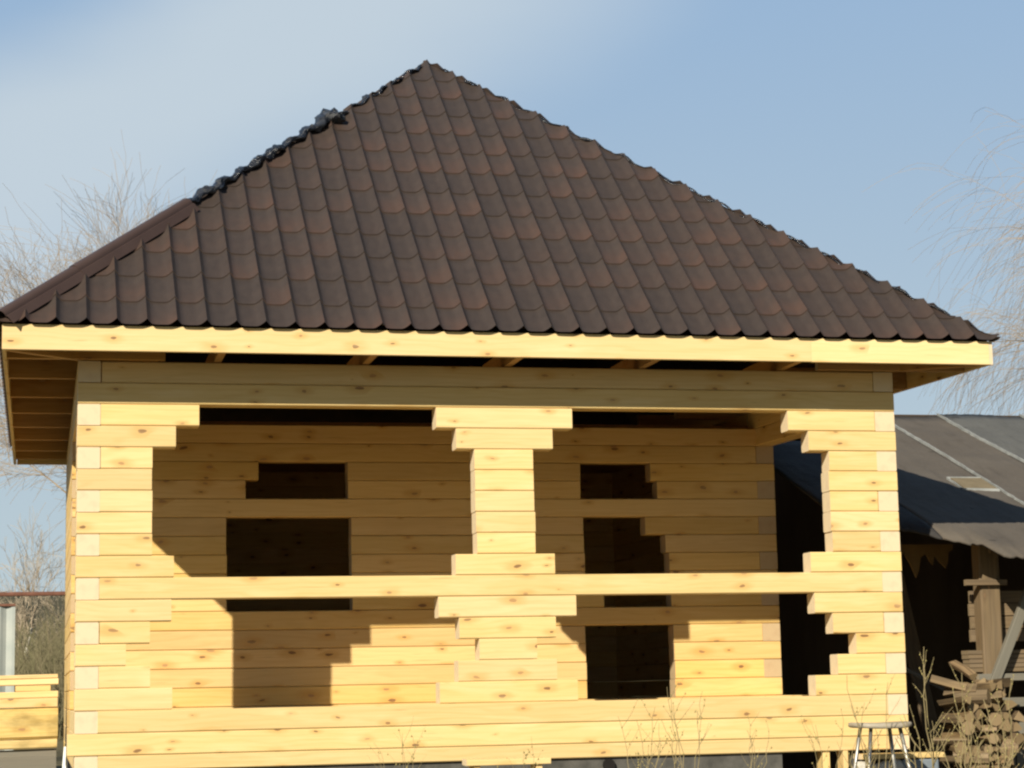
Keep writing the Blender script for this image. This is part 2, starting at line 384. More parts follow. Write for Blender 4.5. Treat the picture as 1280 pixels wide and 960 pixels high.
raw('room_ceiling', [(T, D+T+.002, 2.52), (5.3, D+T+.002, 2.52), (5.1, 5.455, 2.52), (T, 5.455, 2.52), (T, D+T+.002, 2.56), (5.3, D+T+.002, 2.56), (5.1, 5.455, 2.56), (T, 5.455, 2.56)],
    [(0, 1, 2, 3), (4, 5, 6, 7), (0, 1, 5, 4), (1, 2, 6, 5), (2, 3, 7, 6), (3, 0, 4, 7)], M['rafter'], house)

# ---- roof
ZE = 2.832; AP = Vector((2.865, 2.905, 5.655))
CN = [Vector((-.49, -.43, ZE)), Vector((6.215, -.43, ZE)), Vector((5.68, 6.26, ZE)), Vector((-.49, 6.26, ZE))]
def tile_mat():
    m = NT('metal_tile'); t = m.attr('tco')
    sep = m.n('ShaderNodeSeparateXYZ'); m.l(t, sep.inputs[0]); u, v = sep.outputs[0], sep.outputs[1]
    fu = m.math('FLOOR', u); fv = m.math('FLOOR', v)
    cb = m.n('ShaderNodeCombineXYZ'); m.l(fu, cb.inputs[0]); m.l(fv, cb.inputs[1])
    wn_ = m.n('ShaderNodeTexWhiteNoise'); wn_.noise_dimensions = '2D'; m.l(cb.outputs[0], wn_.inputs['Vector'])
    rnd = wn_.outputs['Value']
    fr = m.math('FRACT', v); fx = m.math('FRACT', u)
    low = m.rng(fr, .95, .0, 0, 1, True)
    soft = m.noise(m.map(t, (.9, 1.1, 1)), 1.6, 3, .55)
    red = m.math('MULTIPLY', m.math('MULTIPLY', low, m.rng(rnd, .25, .9, .1, 1.0)), m.rng(soft, .3, .65, .25, 1.0))
    base = m.mix(m.rng(m.noise(t, 3.5, 4, .6), .3, .7), (.037, .028, .024), (.049, .0365, .0305))
    col = m.mix(red, base, (.067, .0385, .028))
    hs = m.n('ShaderNodeHueSaturation'); m.l(col, hs.inputs['Color']); m.put(hs.inputs['Value'], m.rng(wn_.outputs['Value'], 0, 1, .93, 1.07)); 
    col = m.mix(m.rng(m.noise(t, 14, 4, .7), .58, .8, 0, .12), hs.outputs[0], (.09, .075, .06))
    return m.fin(col, .55, .28)
M['tile'] = tile_mat()
PU, PV = .1873, .34
def crest(u):
    d = (u+.5) % 1-.5            # distance to nearest crest
    if d < 0: c = max(0, 1+d/.30)**1.6
    else: c = max(0, 1-d/.18)**1.15
    return c
def roof_face(bm, lt, A, B):
    """tile sheet of one roof slope: eave from A to B, meeting at AP"""
    e = (B-A).normalized(); L_ = (B-A).length
    foot = A+e*((AP-A).dot(e)); up = (AP-foot); SL = up.length; up.normalize(); nrm = e.cross(up).normalized()
    if nrm.z < 0: nrm = -nrm
    us = []; nu = int(L_/PU)+2
    cuts = [0, .035, .07, .11, .16, .3, .45, .6, .7, .78, .86, .93, .97]
    us = [(i+c) for i in range(nu) for c in cuts]; us = [x-.16 for x in us]
    vs_ = []
    k = 0; v0 = .28-PV
    rows = int((SL+.1)/PV)+2
    for r in range(rows):
        for c in (.0, .03, .35, .7, .995): vs_.append((r, c))
    grid = []
    for (r, c) in vs_:
        row = []
        for x in us:
            cr = crest(x+.16)
            s = v0+(r+c)*PV+.012*cr-.004*math.sin(3.14*((x+.16) % 1))
            hgt = .034*cr+.008*(1-c)-.004*math.sin(3.14159*((x+.16) % 1))
            if r == 0: s = max(s, -.0+.008*cr-.012) if c < .9 else s
            co = A+e*(x*PU)+up*s+nrm*hgt
            vtx = bm.verts.new(co); row.append((vtx, x+.16, r+c))
        grid.append(row)
    faces = []
    for j in range(len(grid)-1):
        for i in range(len(us)-1):
            q = (grid[j][i], grid[j][i+1], grid[j+1][i+1], grid[j+1][i])
            try: f = bm.faces.new([a[0] for a in q])
            except ValueError: continue
            f.smooth = vs_[j][1] != .995
            uu0 = min(q[0][1], q[1][1])
            for lp, a in zip(f.loops, q):
                vv = a[2]
                if vs_[j][1] == .995: vv = vs_[j+1][0]+.001 
                lp[lt] = (a[1]-.0001 if a[1] > uu0 else a[1]+.0001, vv, 0)
            faces.append(f)
    # clip at the hips
    for P, sgn in ((A, 1), (B, -1)):
        hipd = (AP-P).normalized(); pn = hipd.cross(nrm).normalized()
        if pn.dot(e)*sgn > 0: pn = -pn
        geo = [x for x in bm.verts if x.tag is False and x.is_valid] 
        fset = [f for f in faces if f.is_valid]
        vset = {v for f in fset for v in f.verts}; eset = {x for f in fset for x in f.edges}
        r = bmesh.ops.bisect_plane(bm, geom=list(vset)+list(eset)+fset, plane_co=P+pn*.012, plane_no=pn, clear_outer=True)
        faces = [f for f in r['geom'] if isinstance(f, bmesh.types.BMFace)]
    # drop what is below the eave line
def tiles():
    bm = bmesh.new(); lt = bm.loops.layers.float_vector.new('tco'); out = []
    for i in range(4):
        b2 = bmesh.new(); l2 = b2.loops.layers.float_vector.new('tco'); roof_face(b2, l2, CN[i], CN[(i+1) % 4])
        me = bpy.data.meshes.new('t'); b2.to_mesh(me); b2.free(); bm.from_mesh(me); bpy.data.meshes.remove(me)
    me = bpy.data.meshes.new('roof'); bm.to_mesh(me); bm.free(); me.set_sharp_from_angle(angle=math.radians(40)); return me
roof = link('roof', tiles(), M['tile'], house); roof['label'] = 'dark brown metal tile sheets in stepped waves'
# membrane under the tiles
ins = .035; mv = [c+Vector((.03*(1 if c.x < 3 else -1), .03*(1 if c.y < 3 else -1), -ins)) for c in CN]+[AP+Vector((0, 0, -ins-.01))]
raw('roof_membrane', mv, [(0, 1, 4), (1, 2, 4), (2, 3, 4), (3, 0, 4)], M['membrane'], roof)
# hip cap: half round with flat flanges, two lengths
def hip_pt(P, t): return P+(AP-P)*t
def cap(P, t0, t1, rad, lift):
    a, b = hip_pt(P, t0), hip_pt(P, t1); d = (b-a).normalized(); side = d.cross(Vector((0, 0, 1))).normalized(); upv = side.cross(d).normalized()
    if upv.z < 0: upv = -upv
    prof = [(-.092, -.030)]+[(-rad-.012, lift-.02)]+[(rad*math.cos(math.pi-math.pi*i/10), lift-.02+rad*.9*math.sin(math.pi*i/10)) for i in range(11)]+[(rad+.012, lift-.02), (.092, -.030)]
    vs, fs = [], []
    for p_ in (a, b):
        for (x, y) in prof: vs.append(p_+side*x+upv*y)
    for p_ in (a, b):
        for (x, y) in prof: vs.append(p_+side*x*.96+upv*(y-.004))
    n = len(prof)
    for i in range(n-1):
        fs.append((i, i+1, n+i+1, n+i)); fs.append((2*n+i, 2*n+i+1, 3*n+i+1, 3*n+i))
    fs += [(n+i, n+i+1, 3*n+i+1, 3*n+i) for i in range(n-1)]+[(i, i+1, 2*n+i+1, 2*n+i) for i in range(n-1)]
    o = raw('ridge_cap', vs, fs, M['cap'], roof, True); o.data.set_sharp_from_angle(angle=math.radians(28)); return o
M['cap'] = simple_mat('brown_cap_metal', (.052, .033, .029), (.064, .041, .035), 3, .5, .35, 0, .05)
cap(CN[0], .004, .145, .050, .040); cap(CN[0], .140, .372, .052, .044)
def film(t0, t1, P, r_fn, n=70, name='ridge_film', lift=.03, sd_=1):
    rnd = random.Random(sd_); vs, fs = [], []; S = 14
    d = (AP-P).normalized(); side = d.cross(Vector((0, 0, 1))).normalized(); upv = side.cross(d).normalized()
    ph = [rnd.uniform(0, 6) for _ in range(6)]
    for i in range(n+1):
        t = t0+(t1-t0)*i/n; s = i/n; c = hip_pt(P, t)+upv*lift*(1)+side*.012*math.sin(i*.5)+upv*.014*math.sin(i*.62+ph[0])
        r = r_fn(s)
        for k in range(S):
            a = 6.2832*k/S; rr = r*(1+.22*math.sin(3*a+i*.9+ph[1])+.16*math.sin(5*a-i*1.3+ph[2])+rnd.uniform(-.14, .14))
            if i in (0, n): rr *= .3
            vs.append(c+side*math.cos(a)*rr*1.5+upv*math.sin(a)*rr)
    for i in range(n):
        for k in range(S): fs.append((i*S+k, i*S+(k+1) % S, (i+1)*S+(k+1) % S, (i+1)*S+k))
    return raw(name, vs, fs, M['film'], roof, True)
o = film(.365, .735, CN[0], lambda s: 0.019+.011*math.sin(s*9)**2+(.050*math.exp(-((s-.965)/.035)**2)), 90); o['label'] = 'crumpled shiny black film along the hip'
film(.74, .985, CN[0], lambda s: .010+.010*max(0, math.sin(s*25))**2, 60, lift=.012, sd_=3)
film(.05, .97, CN[1], lambda s: .006+.006*max(0, math.sin(s*75))**3, 160, lift=.006, sd_=5)
# fascia boards
zf0, zf1 = 2.660, 2.822
wb = WB(); wb.bar((-.472, -.405, zf0), X_, Y_, 4.862+.472, .025, zf1-zf0, ch=.003, up=Z_); f1 = wb.build('fascia_board', M['pine_fascia'], house)
wb = WB(); wb.bar((4.863, -.404, zf0-.002), X_, Y_, 6.165-4.863, .025, zf1-zf0, ch=.003, up=Z_); wb.build('fascia_board', M['pine_fascia'], house)
wb = WB(); wb.bar((-.472, -.379, zf0), Y_, X_, 6.6, .025, zf1-zf0, ch=.003, up=Z_); wb.build('fascia_board', M['pine_fascia'], house)
wb = WB(); wb.bar((6.192, -.402, zf0), (-.08, 1, 0), (-1, 0, 0), 6.6, .027, zf1-zf0, ch=.003, up=Z_); wb.build('fascia_board', M['pine_fascia'], house)
wb = WB(); wb.bar((-.44, 6.2, zf0), X_, Y_, 6.05, .025, zf1-zf0, ch=.003, up=Z_); wb.build('fascia_board', M['pine_fascia'], house)
# joists / outriggers
tp = (AP.z-ZE)/(AP.y+.45)
for i, x in enumerate((.87, 1.85, 2.82, 3.76, 4.76)):
    wb = WB(); wb.bar((x, -.378, 2.6615), Y_, X_, 1.1, .05, .12, ch=.003, up=Z_); wb.build('joist', M['rafter'], house)
    if i < 4:
        wb = WB(); wb.bar((x+.055, -.25, 2.80), (0, 1, tp), X_, min(x+.3, 5.9-x)*.95, .05, .10, ch=.003); wb.build('rafter', M['rafter'], house)
for i, x in enumerate((1.38, 2.50, 2.95, 3.4, 4.3)):
    wb = WB(); wb.bar((x, -.30, 2.875), (0, 1, tp), X_, min(x+.2, 5.6-x)*.95, .16, .025, ch=.002); wb.build('sheathing_board', M['rafter'], house)
for y in (-.06, .80, 1.72, 2.6, 3.45, 4.3, 5.1, 5.75):
    wb = WB(); wb.bar((-.447, y, 2.6612), X_, Y_, 1.0, .05, .15, ch=.003, up=Z_); wb.build('outrigger', M['rafter'], house)
    wb = WB(); xr = 6.165-.08*(y+.4); wb.bar((xr-1.1, y, 2.6612), X_, Y_, 1.1, .05, .15, ch=.003, up=Z_); wb.build('outrigger', M['rafter'], house)
wb = WB(); wb.bar((-.435, -.372, 2.6608), (.58, .46, 0), (-.46, .58, 0), .9, .05, .14, ch=.003, up=Z_); wb.build('outrigger', M['rafter'], house)
wb = WB(); wb.bar((6.15, -.372, 2.6608), (-.74, .46, 0), (.46, .74, 0), 1.0, .05, .14, ch=.003, up=Z_); wb.build('outrigger', M['rafter'], house)
# foundation
def boxv(x0, x1, y0, y1, z0, z1): return [(x0, y0, z0), (x1, y0, z0), (x1, y1, z0), (x0, y1, z0), (x0, y0, z1), (x1, y0, z1), (x1, y1, z1), (x0, y1, z1)]
BF = [(0, 3, 2, 1), (4, 5, 6, 7), (0, 1, 5, 4), (1, 2, 6, 5), (2, 3, 7, 6), (3, 0, 4, 7)]
raw('foundation', boxv(.03, 4.70, .03, .25, -.6, .044), BF, M['concrete'], house)
raw('foundation', boxv(.03, .25, .251, 5.5, -.6, .044), BF, M['concrete'], house)
raw('foundation', boxv(.251, 5.1, 5.3, 5.55, -.6, .044), BF, M['concrete'], house)
raw('foundation', boxv(.3, 5.0, 1.6, 1.8, -.6, .044), BF, M['void'], house)  # inner slab in near-black, underfloor dark put into its colour
raw('foundation', boxv(5.2, 5.56, .03, .3, -.6, .01), BF, M['concrete'], house)
wb = WB(); wb.bar((4.99, .02, -.5), Z_, Y_, .545, .12, .05, ch=.003, up=X_); wb.build('support_post', M['pine'], house)
wb = WB(); wb.bar((5.13, .0, -.5), Z_, Y_, .545, .12, .035, ch=.003, up=X_); wb.build('support_post', M['pine'], house)
# round vent in the foundation, its dark hole painted as a near-black disc
vs = [(3.48+.04*math.cos(a*.3927), y, -.005+.04*math.sin(a*.3927)) for y in (.0, .034) for a in range(16)]
raw('foundation_vent', vs, [tuple(range(15, -1, -1))]+[(i, (i+1) % 16, 16+(i+1) % 16, 16+i) for i in range(16)], M['void'], house)

# ------------------------------------------------------------------ neighbour's shed
shed = root('felt_roof_shed', (7.2, 2.5, -.42), 'dark open shed with a patched roofing felt roof and grey posts, behind the house', 'shed')
def P(o): return adopt(shed, o)
def felt(name, c1, c2):
    m = NT(name); t = m.n('ShaderNodeTexCoord'); v = t.outputs['Object']
    col = m.mix(m.rng(m.noise(v, 2.2, 5, .6), .3, .7), c1, c2)
    col = m.mix(m.rng(m.noise(v, 60, 2, .6), .45, .7, 0, .3), col, (c1[0]*1.5, c1[1]*1.5, c1[2]*1.5))
    col = m.mix(m.rng(m.noise(m.map(v, (6, 1.2, 1.2)), 1.5, 5, .65), .55, .75, 0, .55), col, (c1[0]*.55, c1[1]*.52, c1[2]*.5))
    col = m.mix(m.rng(m.noise(v, 9, 3, .5), .70, .74, 0, .7), col, (.03, .025, .02))
    m.bump(m.math('ADD', m.noise(v, 45, 3), m.math('MULTIPLY', m.noise(v, 4, 4), 3)), .35, .012)
    return m.fin(col, .85, .25)
M['felt'] = felt('roofing_felt', (.080, .068, .056), (.105, .090, .074)); M['felt2'] = felt('roofing_felt_grey', (.082, .082, .078), (.108, .107, .10))
M['felt_dark'] = felt('roofing_felt_dark', (.024, .022, .022), (.045, .042, .04))  # darker felt for the leftmost roof strip
M['tape'] = simple_mat('pale_seam', (.21, .22, .215), (.31, .32, .315), 9, .8, .2, 0, .2)
def rz(y): return 1.73+.374*(y-1.2)
RY = 4.53
def felt_strip(x0, x1, eave, mat, lift=0.0, top=RY, name='felt_strip'):
    """eave: list of (x,y) for the lower edge"""
    rnd = random.Random(int(x0*100)); vs = []; NX = max(2, int((x1-x0)/.03)); NY = 18
    for i in range(NX+1):
        x = x0+(x1-x0)*i/NX; ye = eave(x)
        for j in range(NY+1):
            y = top+(ye-top)*j/NY
            w = .005*math.sin(x*5+y*2.3)+.004*math.sin(y*6+x*3)+rnd.uniform(-.004, .004)
            drop = .0 if j < NY-1 else (-.03 if j == NY else -.008)
            vs.append((x, y, rz(y)+w*(0 if i in (0, NX) else 1)+lift+drop))
    m_ = NY+1; top_n = len(vs); fs = []
    vs += [(a, b, c-.02) for a, b, c in vs]
    for i in range(NX):
        for j in range(NY):
            q = (i*m_+j, i*m_+j+1, (i+1)*m_+j+1, (i+1)*m_+j); fs.append(q); fs.append(tuple(top_n+k for k in q[::-1]))
    for i in range(NX):
        for j in (0, NY): a, b = i*m_+j, (i+1)*m_+j; fs.append((a, b, top_n+b, top_n+a))
    for j in range(NY):
        for i in (0, NX): a, b = i*m_+j, i*m_+j+1; fs.append((a, b, top_n+b, top_n+a))
    return P(raw(name, vs, fs, mat, None, True))
def eave(x):
    pts = [(5.6, 1.08), (6.05, 1.04), (6.19, .95), (6.30, .80), (6.38, .74), (6.44, .67), (6.50, .69), (6.555, .66), (6.575, .37), (6.72, .34), (7.2, .36), (9.5, .38)]
    for (a, b), (c, d) in zip(pts, pts[1:]):
        if a <= x <= c: return b+(d-b)*(x-a)/(c-a)+.012*math.sin(x*70)
    return .38
felt_strip(5.66, 6.30, lambda x: eave(x), M['felt_dark'], 0.0, top=3.5)
felt_strip(6.30, 7.34, eave, M['felt'], .004)
felt_strip(7.34, 7.985, eave, M['felt'], .0)
felt_strip(7.985, 8.82, eave, M['felt2'], .004)
felt_strip(8.82, 9.9, eave, M['felt2'], .0)
def seam(pts, w=.008):
    vs, fs = [], []; n = 0; fine = []
    for (a, b), (c, d) in zip(pts, pts[1:]):
        k = max(2, int(math.hypot(c-a, d-b)/.06)); fine += [(a+(c-a)*i/k, b+(d-b)*i/k) for i in range(k)]
    fine.append(pts[-1]); rnd = random.Random(4)
    for i, (x, y) in enumerate(fine):
        a = fine[max(i-1, 0)]; b = fine[min(i+1, len(fine)-1)]; dx, dy = b[0]-a[0], b[1]-a[1]; l_ = math.hypot(dx, dy); nx, ny = -dy/l_, dx/l_
        ww = w*rnd.uniform(.35, .75); x += rnd.uniform(-.005, .005)
        for s_ in (-1, 1): vs.append((x+nx*ww*s_, y+ny*ww*s_, rz(y+ny*ww*s_)+.026))
        for s_ in (-1, 1): vs.append((x+nx*ww*s_, y+ny*ww*s_, rz(y+ny*ww*s_)-.01))
    for i in range(len(fine)-1):
        a = 4*i; fs += [(a, a+1, a+5, a+4), (a, a+4, a+6, a+2), (a+1, a+3, a+7, a+5)]
    return P(raw('roof_seam', vs, fs, M['tape'], None))
seam([(7.345, RY-.02), (7.36, 3.0), (7.33, 1.8), (7.34, .5)]); seam([(7.98, RY-.02), (7.97, 3.6), (8.0, 2.8), (7.99, .5)]); seam([(8.82, RY-.02), (8.83, .5)])
seam([(7.33, 2.279), (7.028, 2.277), (7.01, 1.945), (7.32, 1.922)], .007)
P(raw('felt_patch', [(7.05, 2.26, rz(2.26)+.022), (7.32, 2.26, rz(2.26)+.022), (7.31, 1.945, rz(1.945)+.022), (7.03, 1.965, rz(1.965)+.022)]+[(7.05, 2.26, rz(2.26)+.0), (7.32, 2.26, rz(2.26)+.0), (7.31, 1.945, rz(1.945)+.0), (7.03, 1.965, rz(1.965))], BF, simple_mat('tan_patch', (.15, .12, .075), (.2, .16, .1), 9, .9, .2), None))
wb = WB()
for x0, x1 in ((6.32, 9.9),): wb.bar((x0, RY-.03, rz(RY)-.1), X_, Y_, x1-x0, .08, .10, ch=.004, up=Z_)
P(wb.build('ridge_beam', M['dark']))
P(raw('rear_wall', boxv(5.62, 9.9, RY-.1, RY-.04, -.5, rz(RY)-.11), BF, M['dark']))
P(raw('side_wall', [(5.68, 3.3, -.5), (5.68, RY, -.5), (5.68, RY, 2.4), (5.68, 3.3, 2.4), (5.62, 3.3, -.5), (5.62, RY, -.5), (5.62, RY, 2.4), (5.62, 3.3, 2.4)], BF, M['dark']))
P(raw('side_wall', boxv(9.85, 9.9, 1.0, RY, -.5, 2.0), BF, M['dark']))
# posts, rails, boards of the shed front
wb = WB(); wb.bar((6.672, 1.00, -.45), Z_, Y_, 2.08, .14, .163, ch=.012, up=X_); P(wb.build('post', M['old']))
wb = WB(); wb.bar((6.538, .955, 1.206), X_, Y_, .33, .044, .043, ch=.003, up=Z_); P(wb.build('cross_piece', M['old']))
wb = WB(); wb.bar((7.16, .90, 1.345), (-.54, 0, -1.12), Y_, 1.22, .05, .072, ch=.003); P(wb.build('brace', M['oldgrey']))
wb = WB(); wb.bar((6.591, .93, .495), X_, Y_, 2.6, .05, .053, ch=.003, up=Z_); P(wb.build('rail', M['oldgrey']))
wb = WB(); wb.bar((6.605, .92, .303), X_, Y_, 2.6, .06, .067, ch=.003, up=Z_); P(wb.build('rail', M['oldgrey']))
for i in range(10):
    wb = WB(); x = 6.65+.120*i; wb.bar((x, 1.00, -.45), Z_, Y_, .72-.02*(i % 3), .022, .112, ch=.003, up=X_); P(wb.build('wall_board', M['oldgrey'] if i % 3 else M['old']))
wb = WB()
for i in range(4): wb.bar((6.644+.008*(i % 2), 1.15, .79+.097*i), X_, Y_, 1.6, .03, .092, ch=.003, up=Z_)
P(wb.build('plank_panel', M['old']))
rg = [(6.30, 1.56), (6.30, 1.45), (6.335, 1.50), (6.39, 1.40), (6.43, 1.30), (6.455, 1.36), (6.475, 1.46), (6.52, 1.49), (6.55, 1.43), (6.575, 1.40), (6.59, 1.47), (6.625, 1.43), (6.68, 1.375), (6.70, 1.42), (6.71, 1.50), (6.745, 1.515), (6.75, 1.56)]
vs = [(x, 1.62, z) for x, z in rg]+[(x, 1.64, z) for x, z in rg]; n = len(rg)
P(raw('ragged_board', vs, [tuple(range(n)), tuple(range(2*n-1, n-1, -1))]+[(i, (i+1) % n, n+(i+1) % n, n+i) for i in range(n)], simple_mat('brown_hardboard', (.15, .09, .035), (.2, .125, .05), 4, .9, .2)))

wb = WB(); wb.tube([(6.20, 1.9, .72), (6.75, 1.85, .42), (7.0, 1.8, .28)], [.016, .016, .015], 7); P(wb.build('leaning_pole', M['oldgrey']))
wb = WB(); wb.bar((6.95, 2.6, -.4), (-.25, .3, 1.9), X_, 2.2, .14, .03, ch=.003); P(wb.build('leaning_board', M['old']))
# ------------------------------------------------------------------ stacked planks inside the shed front
for i in range(5):
    x0 = 6.552+random.uniform(-.015, .03); wb = WB(); z = .562+.033*i
    wb.bar((x0, 1.03, z), X_, Y_, 1.9, .0+.12, .030, ch=.002, up=Z_)
    o = wb.build('stacked_plank', M['old'], origin=(x0, 1.03, z))
    tag(o, ['lowest', 'second lowest', 'middle', 'second highest', 'topmost'][i]+' weathered plank of the small stack behind the shed post', 'plank', 'planks stacked at the shed front')
# carrying bars under the planks
# ------------------------------------------------------------------ firewood pile
rnd = random.Random(21)
def log_mesh(L_, r, split):
    wb = WB(); s_ = rnd.random(); n_ = 6
    if split:
        prof = [(-r, -.5*r), (-.1*r, -.8*r), (r*.9, -.55*r), (rnd.uniform(.1, .4)*r, r*.75), (rnd.uniform(-.4, 0)*r, r*.8)][:rnd.choice((4, 5, 5))]
    else: prof = [(r*math.cos(6.2832*k/9)*(1+rnd.uniform(-.1, .1)), r*math.sin(6.2832*k/9)) for k in range(9)]
    bm = wb.bm; rings = []
    for t in (0, .5, 1):
        o_ = (rnd.uniform(-.1, .1)*r, rnd.uniform(-.1, .1)*r)
        rings.append([bm.verts.new((p+o_[0], L_*t, q+o_[1])) for p, q in prof])
    m_ = len(prof)
    for a in range(2):
        for k in range(m_):
            f = bm.faces.new((rings[a][k], rings[a][(k+1) % m_], rings[a+1][(k+1) % m_], rings[a+1][k])); f[wb.s] = s_
            for lp in f.loops: lp[wb.g] = (s_*40+lp.vert.co.y, s_*33+k*.05+lp.vert.co.x, 0)
    for R_ in (rings[0][::-1], rings[-1]):
        f = bm.faces.new(R_); f[wb.s] = s_; f[wb.n] = 1
        for lp in f.loops: lp[wb.e] = (lp.vert.co.x, lp.vert.co.z, 0)
    return wb
ORD = ['first', 'second', 'third', 'fourth', 'fifth', 'sixth', 'seventh', 'eighth', 'ninth', 'tenth', 'eleventh', 'twelfth', 'thirteenth', 'fourteenth', 'fifteenth']
zc = -.39; r_i = 0; rows = []
while zc < .46:
    x = 6.165+.03*(r_i % 2)+max(0, zc)*.16+rnd.uniform(0, .02); xe = 6.66-max(0, zc-.26)*.5; row = []
    while x < xe:
        r = rnd.uniform(.026, .056); row.append((x+r, zc+rnd.uniform(-.016, .016), r)); x += 2*r+rnd.uniform(-.004, .012)
    rows.append(row); zc += .076; r_i += 1
for ri, row in enumerate(rows):
    for ci, (x, z, r) in enumerate(row):
        split = rnd.random() < .88; cross = rnd.random() < (.30 if ri > 4 else .12)
        wb = log_mesh(rnd.uniform(.2, .26) if cross else .34+rnd.uniform(-.04, .04), r, split)
        o = wb.build('firewood_log', M['firewood']); o.location = (x+(.08 if cross else 0), .52+rnd.uniform(-.06, .05), z+.02)
        o.rotation_euler = (rnd.uniform(-.12, .12), rnd.uniform(-3, 3), rnd.choice((-1, 1))*rnd.uniform(.7, 1.3) if cross else rnd.uniform(-.3, .3))
        tag(o, '%s %s log, %s from the left in the %s row up of the pile' % ('thick' if r > .05 else 'thin' if r < .04 else 'medium', 'split' if split else 'round', ORD[ci], ORD[ri]), 'firewood', 'firewood logs piled by the shed')
for i, (x, z, ang, tl, lb) in enumerate(((6.34, .45, 1.1, .28, 'split log tilting to the left on top of the woodpile'), (6.47, .49, -.9, -.3, 'split log slanting across the very top of the woodpile'), (6.40, .53, .5, .5, 'orange tinted split log sticking up highest from the woodpile'))):
    wb = log_mesh(.26, .04, True); o = wb.build('firewood_log', M['firewood']); o.location = (x, .62, z); o.rotation_euler = (tl, .3*i, ang)
    tag(o, lb, 'firewood', 'firewood logs piled by the shed')

# ------------------------------------------------------------------ timber stack left of the house
def stackbeam(z0, z1, x0, x1, mat, label, name='stacked_beam', y=3.45, dy=.22, ch=.006, nseg=1, wav=0, dx=0):
    wb = WB(); wb.bar((x0, y, z0), (1, 0, .012), Y_, x1-x0, dy, z1-z0, ch=ch, up=Z_, nseg=nseg, wav=wav)
    return tag(wb.build(name, mat, origin=(x0, y, z0)), label, 'plank' if name.endswith('plank') else 'timber', 'sawn timber stacked left of the house')
zo = -.035
stackbeam(-.42, -.20, -3.4, -.07, M['oldgrey'], 'grey weathered log at the very bottom of the timber stack')
stackbeam(-.195, .075, -3.2, -.08, M['oldgrey'], 'thick grey log under the yellow timbers of the stack', ch=.05)
stackbeam(.085, .155, -3.3, -.075, M['slab'], 'thin greenish slab just above the grey log of the stack', ch=.01, nseg=12, wav=.004)
stackbeam(.158, .40, -3.3, -.07, M['slab'], 'tall rough sawn log with dark stains in the middle of the stack', ch=.02, nseg=12, wav=.004, dy=.26)
stackbeam(.403, .475, -3.2, -.075, M['pine'], 'clean yellow beam lying on the rough stained log')
stackbeam(.478, .530, -3.1, -.072, M['pine'], 'lower pale plank below the spacer block', 'stacked_plank')
wb = WB(); wb.bar((-.40, 3.46, .534+.032), X_, Y_, .27, .2, .045, ch=.003, up=Z_); tag(wb.build('spacer_block', M['pine_orange'], origin=(-.4, 3.46, .534)), 'short orange spacer block between two pale planks of the stack', 'block')
stackbeam(.582, .628, -3.0, -.07, M['pine_fascia'], 'pale plank resting on the spacer block, near the stack top', 'stacked_plank')
stackbeam(.630, .662, -3.05, -.075, M['pine'], 'topmost thin plank of the timber stack', 'stacked_plank')

# ------------------------------------------------------------------ stool in front of the right corner
st = root('metal_stool', (5.157, -.6, -.42), 'tall stool with silver legs and a worn pale seat by the right corner', 'stool')
vs = []; N_ = 28
for zz, k in ((.635, .94), (.642, 1.0), (.662, 1.0), (.668, .95)):
    for i in range(N_):
        a = 6.2832*i/N_; ca, sa = math.cos(a), math.sin(a)
        vs.append((.192*k*math.copysign(abs(ca)**.6, ca), .17*k*math.copysign(abs(sa)**.6, sa), zz-.006-.006*math.cos(ca*2)))
fs = [tuple(range(N_-1, -1, -1)), tuple(range(3*N_, 4*N_))]+[(j*N_+i, j*N_+(i+1) % N_, (j+1)*N_+(i+1) % N_, (j+1)*N_+i) for j in range(3) for i in range(N_)]
me_o = raw('seat', vs, fs, simple_mat('worn_stool_seat', (.28, .24, .18), (.4, .36, .29), 9, .55, .4, 0, .1), st, True)
for sx, sy in ((-1, -1), (1, -1), (-1, 1), (1, 1)):
    a = Vector((sx*.10, sy*.09, .632)); b = Vector((sx*.195, sy*.165, 0)); wb = WB(); wb.tube([a, (a+b)/2, b], [.0125, .0125, .0125], 10)
    lg = wb.build('leg', M['metal'], st)
    for p in lg.data.polygons: p.use_smooth = True
wb = WB(); q = [(sx*.155, sy*.133, .25) for sx, sy in ((-1, -1), (1, -1), (1, 1), (-1, 1))]
for i in range(4): wb.tube([q[i], q[(i+1) % 4]], [.008, .008], 8)
wb.build('foot_ring', M['metal'], st)

# low bench in front of the middle of the wall
bn = root('sawhorse', (2.66, -.5, -.42), 'low wooden work trestle standing under the middle of the front wall', 'trestle')
for i in range(3):
    wb = WB(); wb.bar((-.27+.01*i, -.12+.085*i, .455), X_, Y_, .54-.02*i, .08, .038, ch=.003, up=Z_); wb.build('top_board', M['pine_fascia'], bn)
for sx in (-1, 1):
    for sy in (-1, 1):
        wb = WB(); wb.bar((sx*.20-.02, sy*.08-.015, 0), (0, -sy*.03, .455), X_, .456, .04, .03, ch=.002); wb.build('leg', M['pine'], bn)

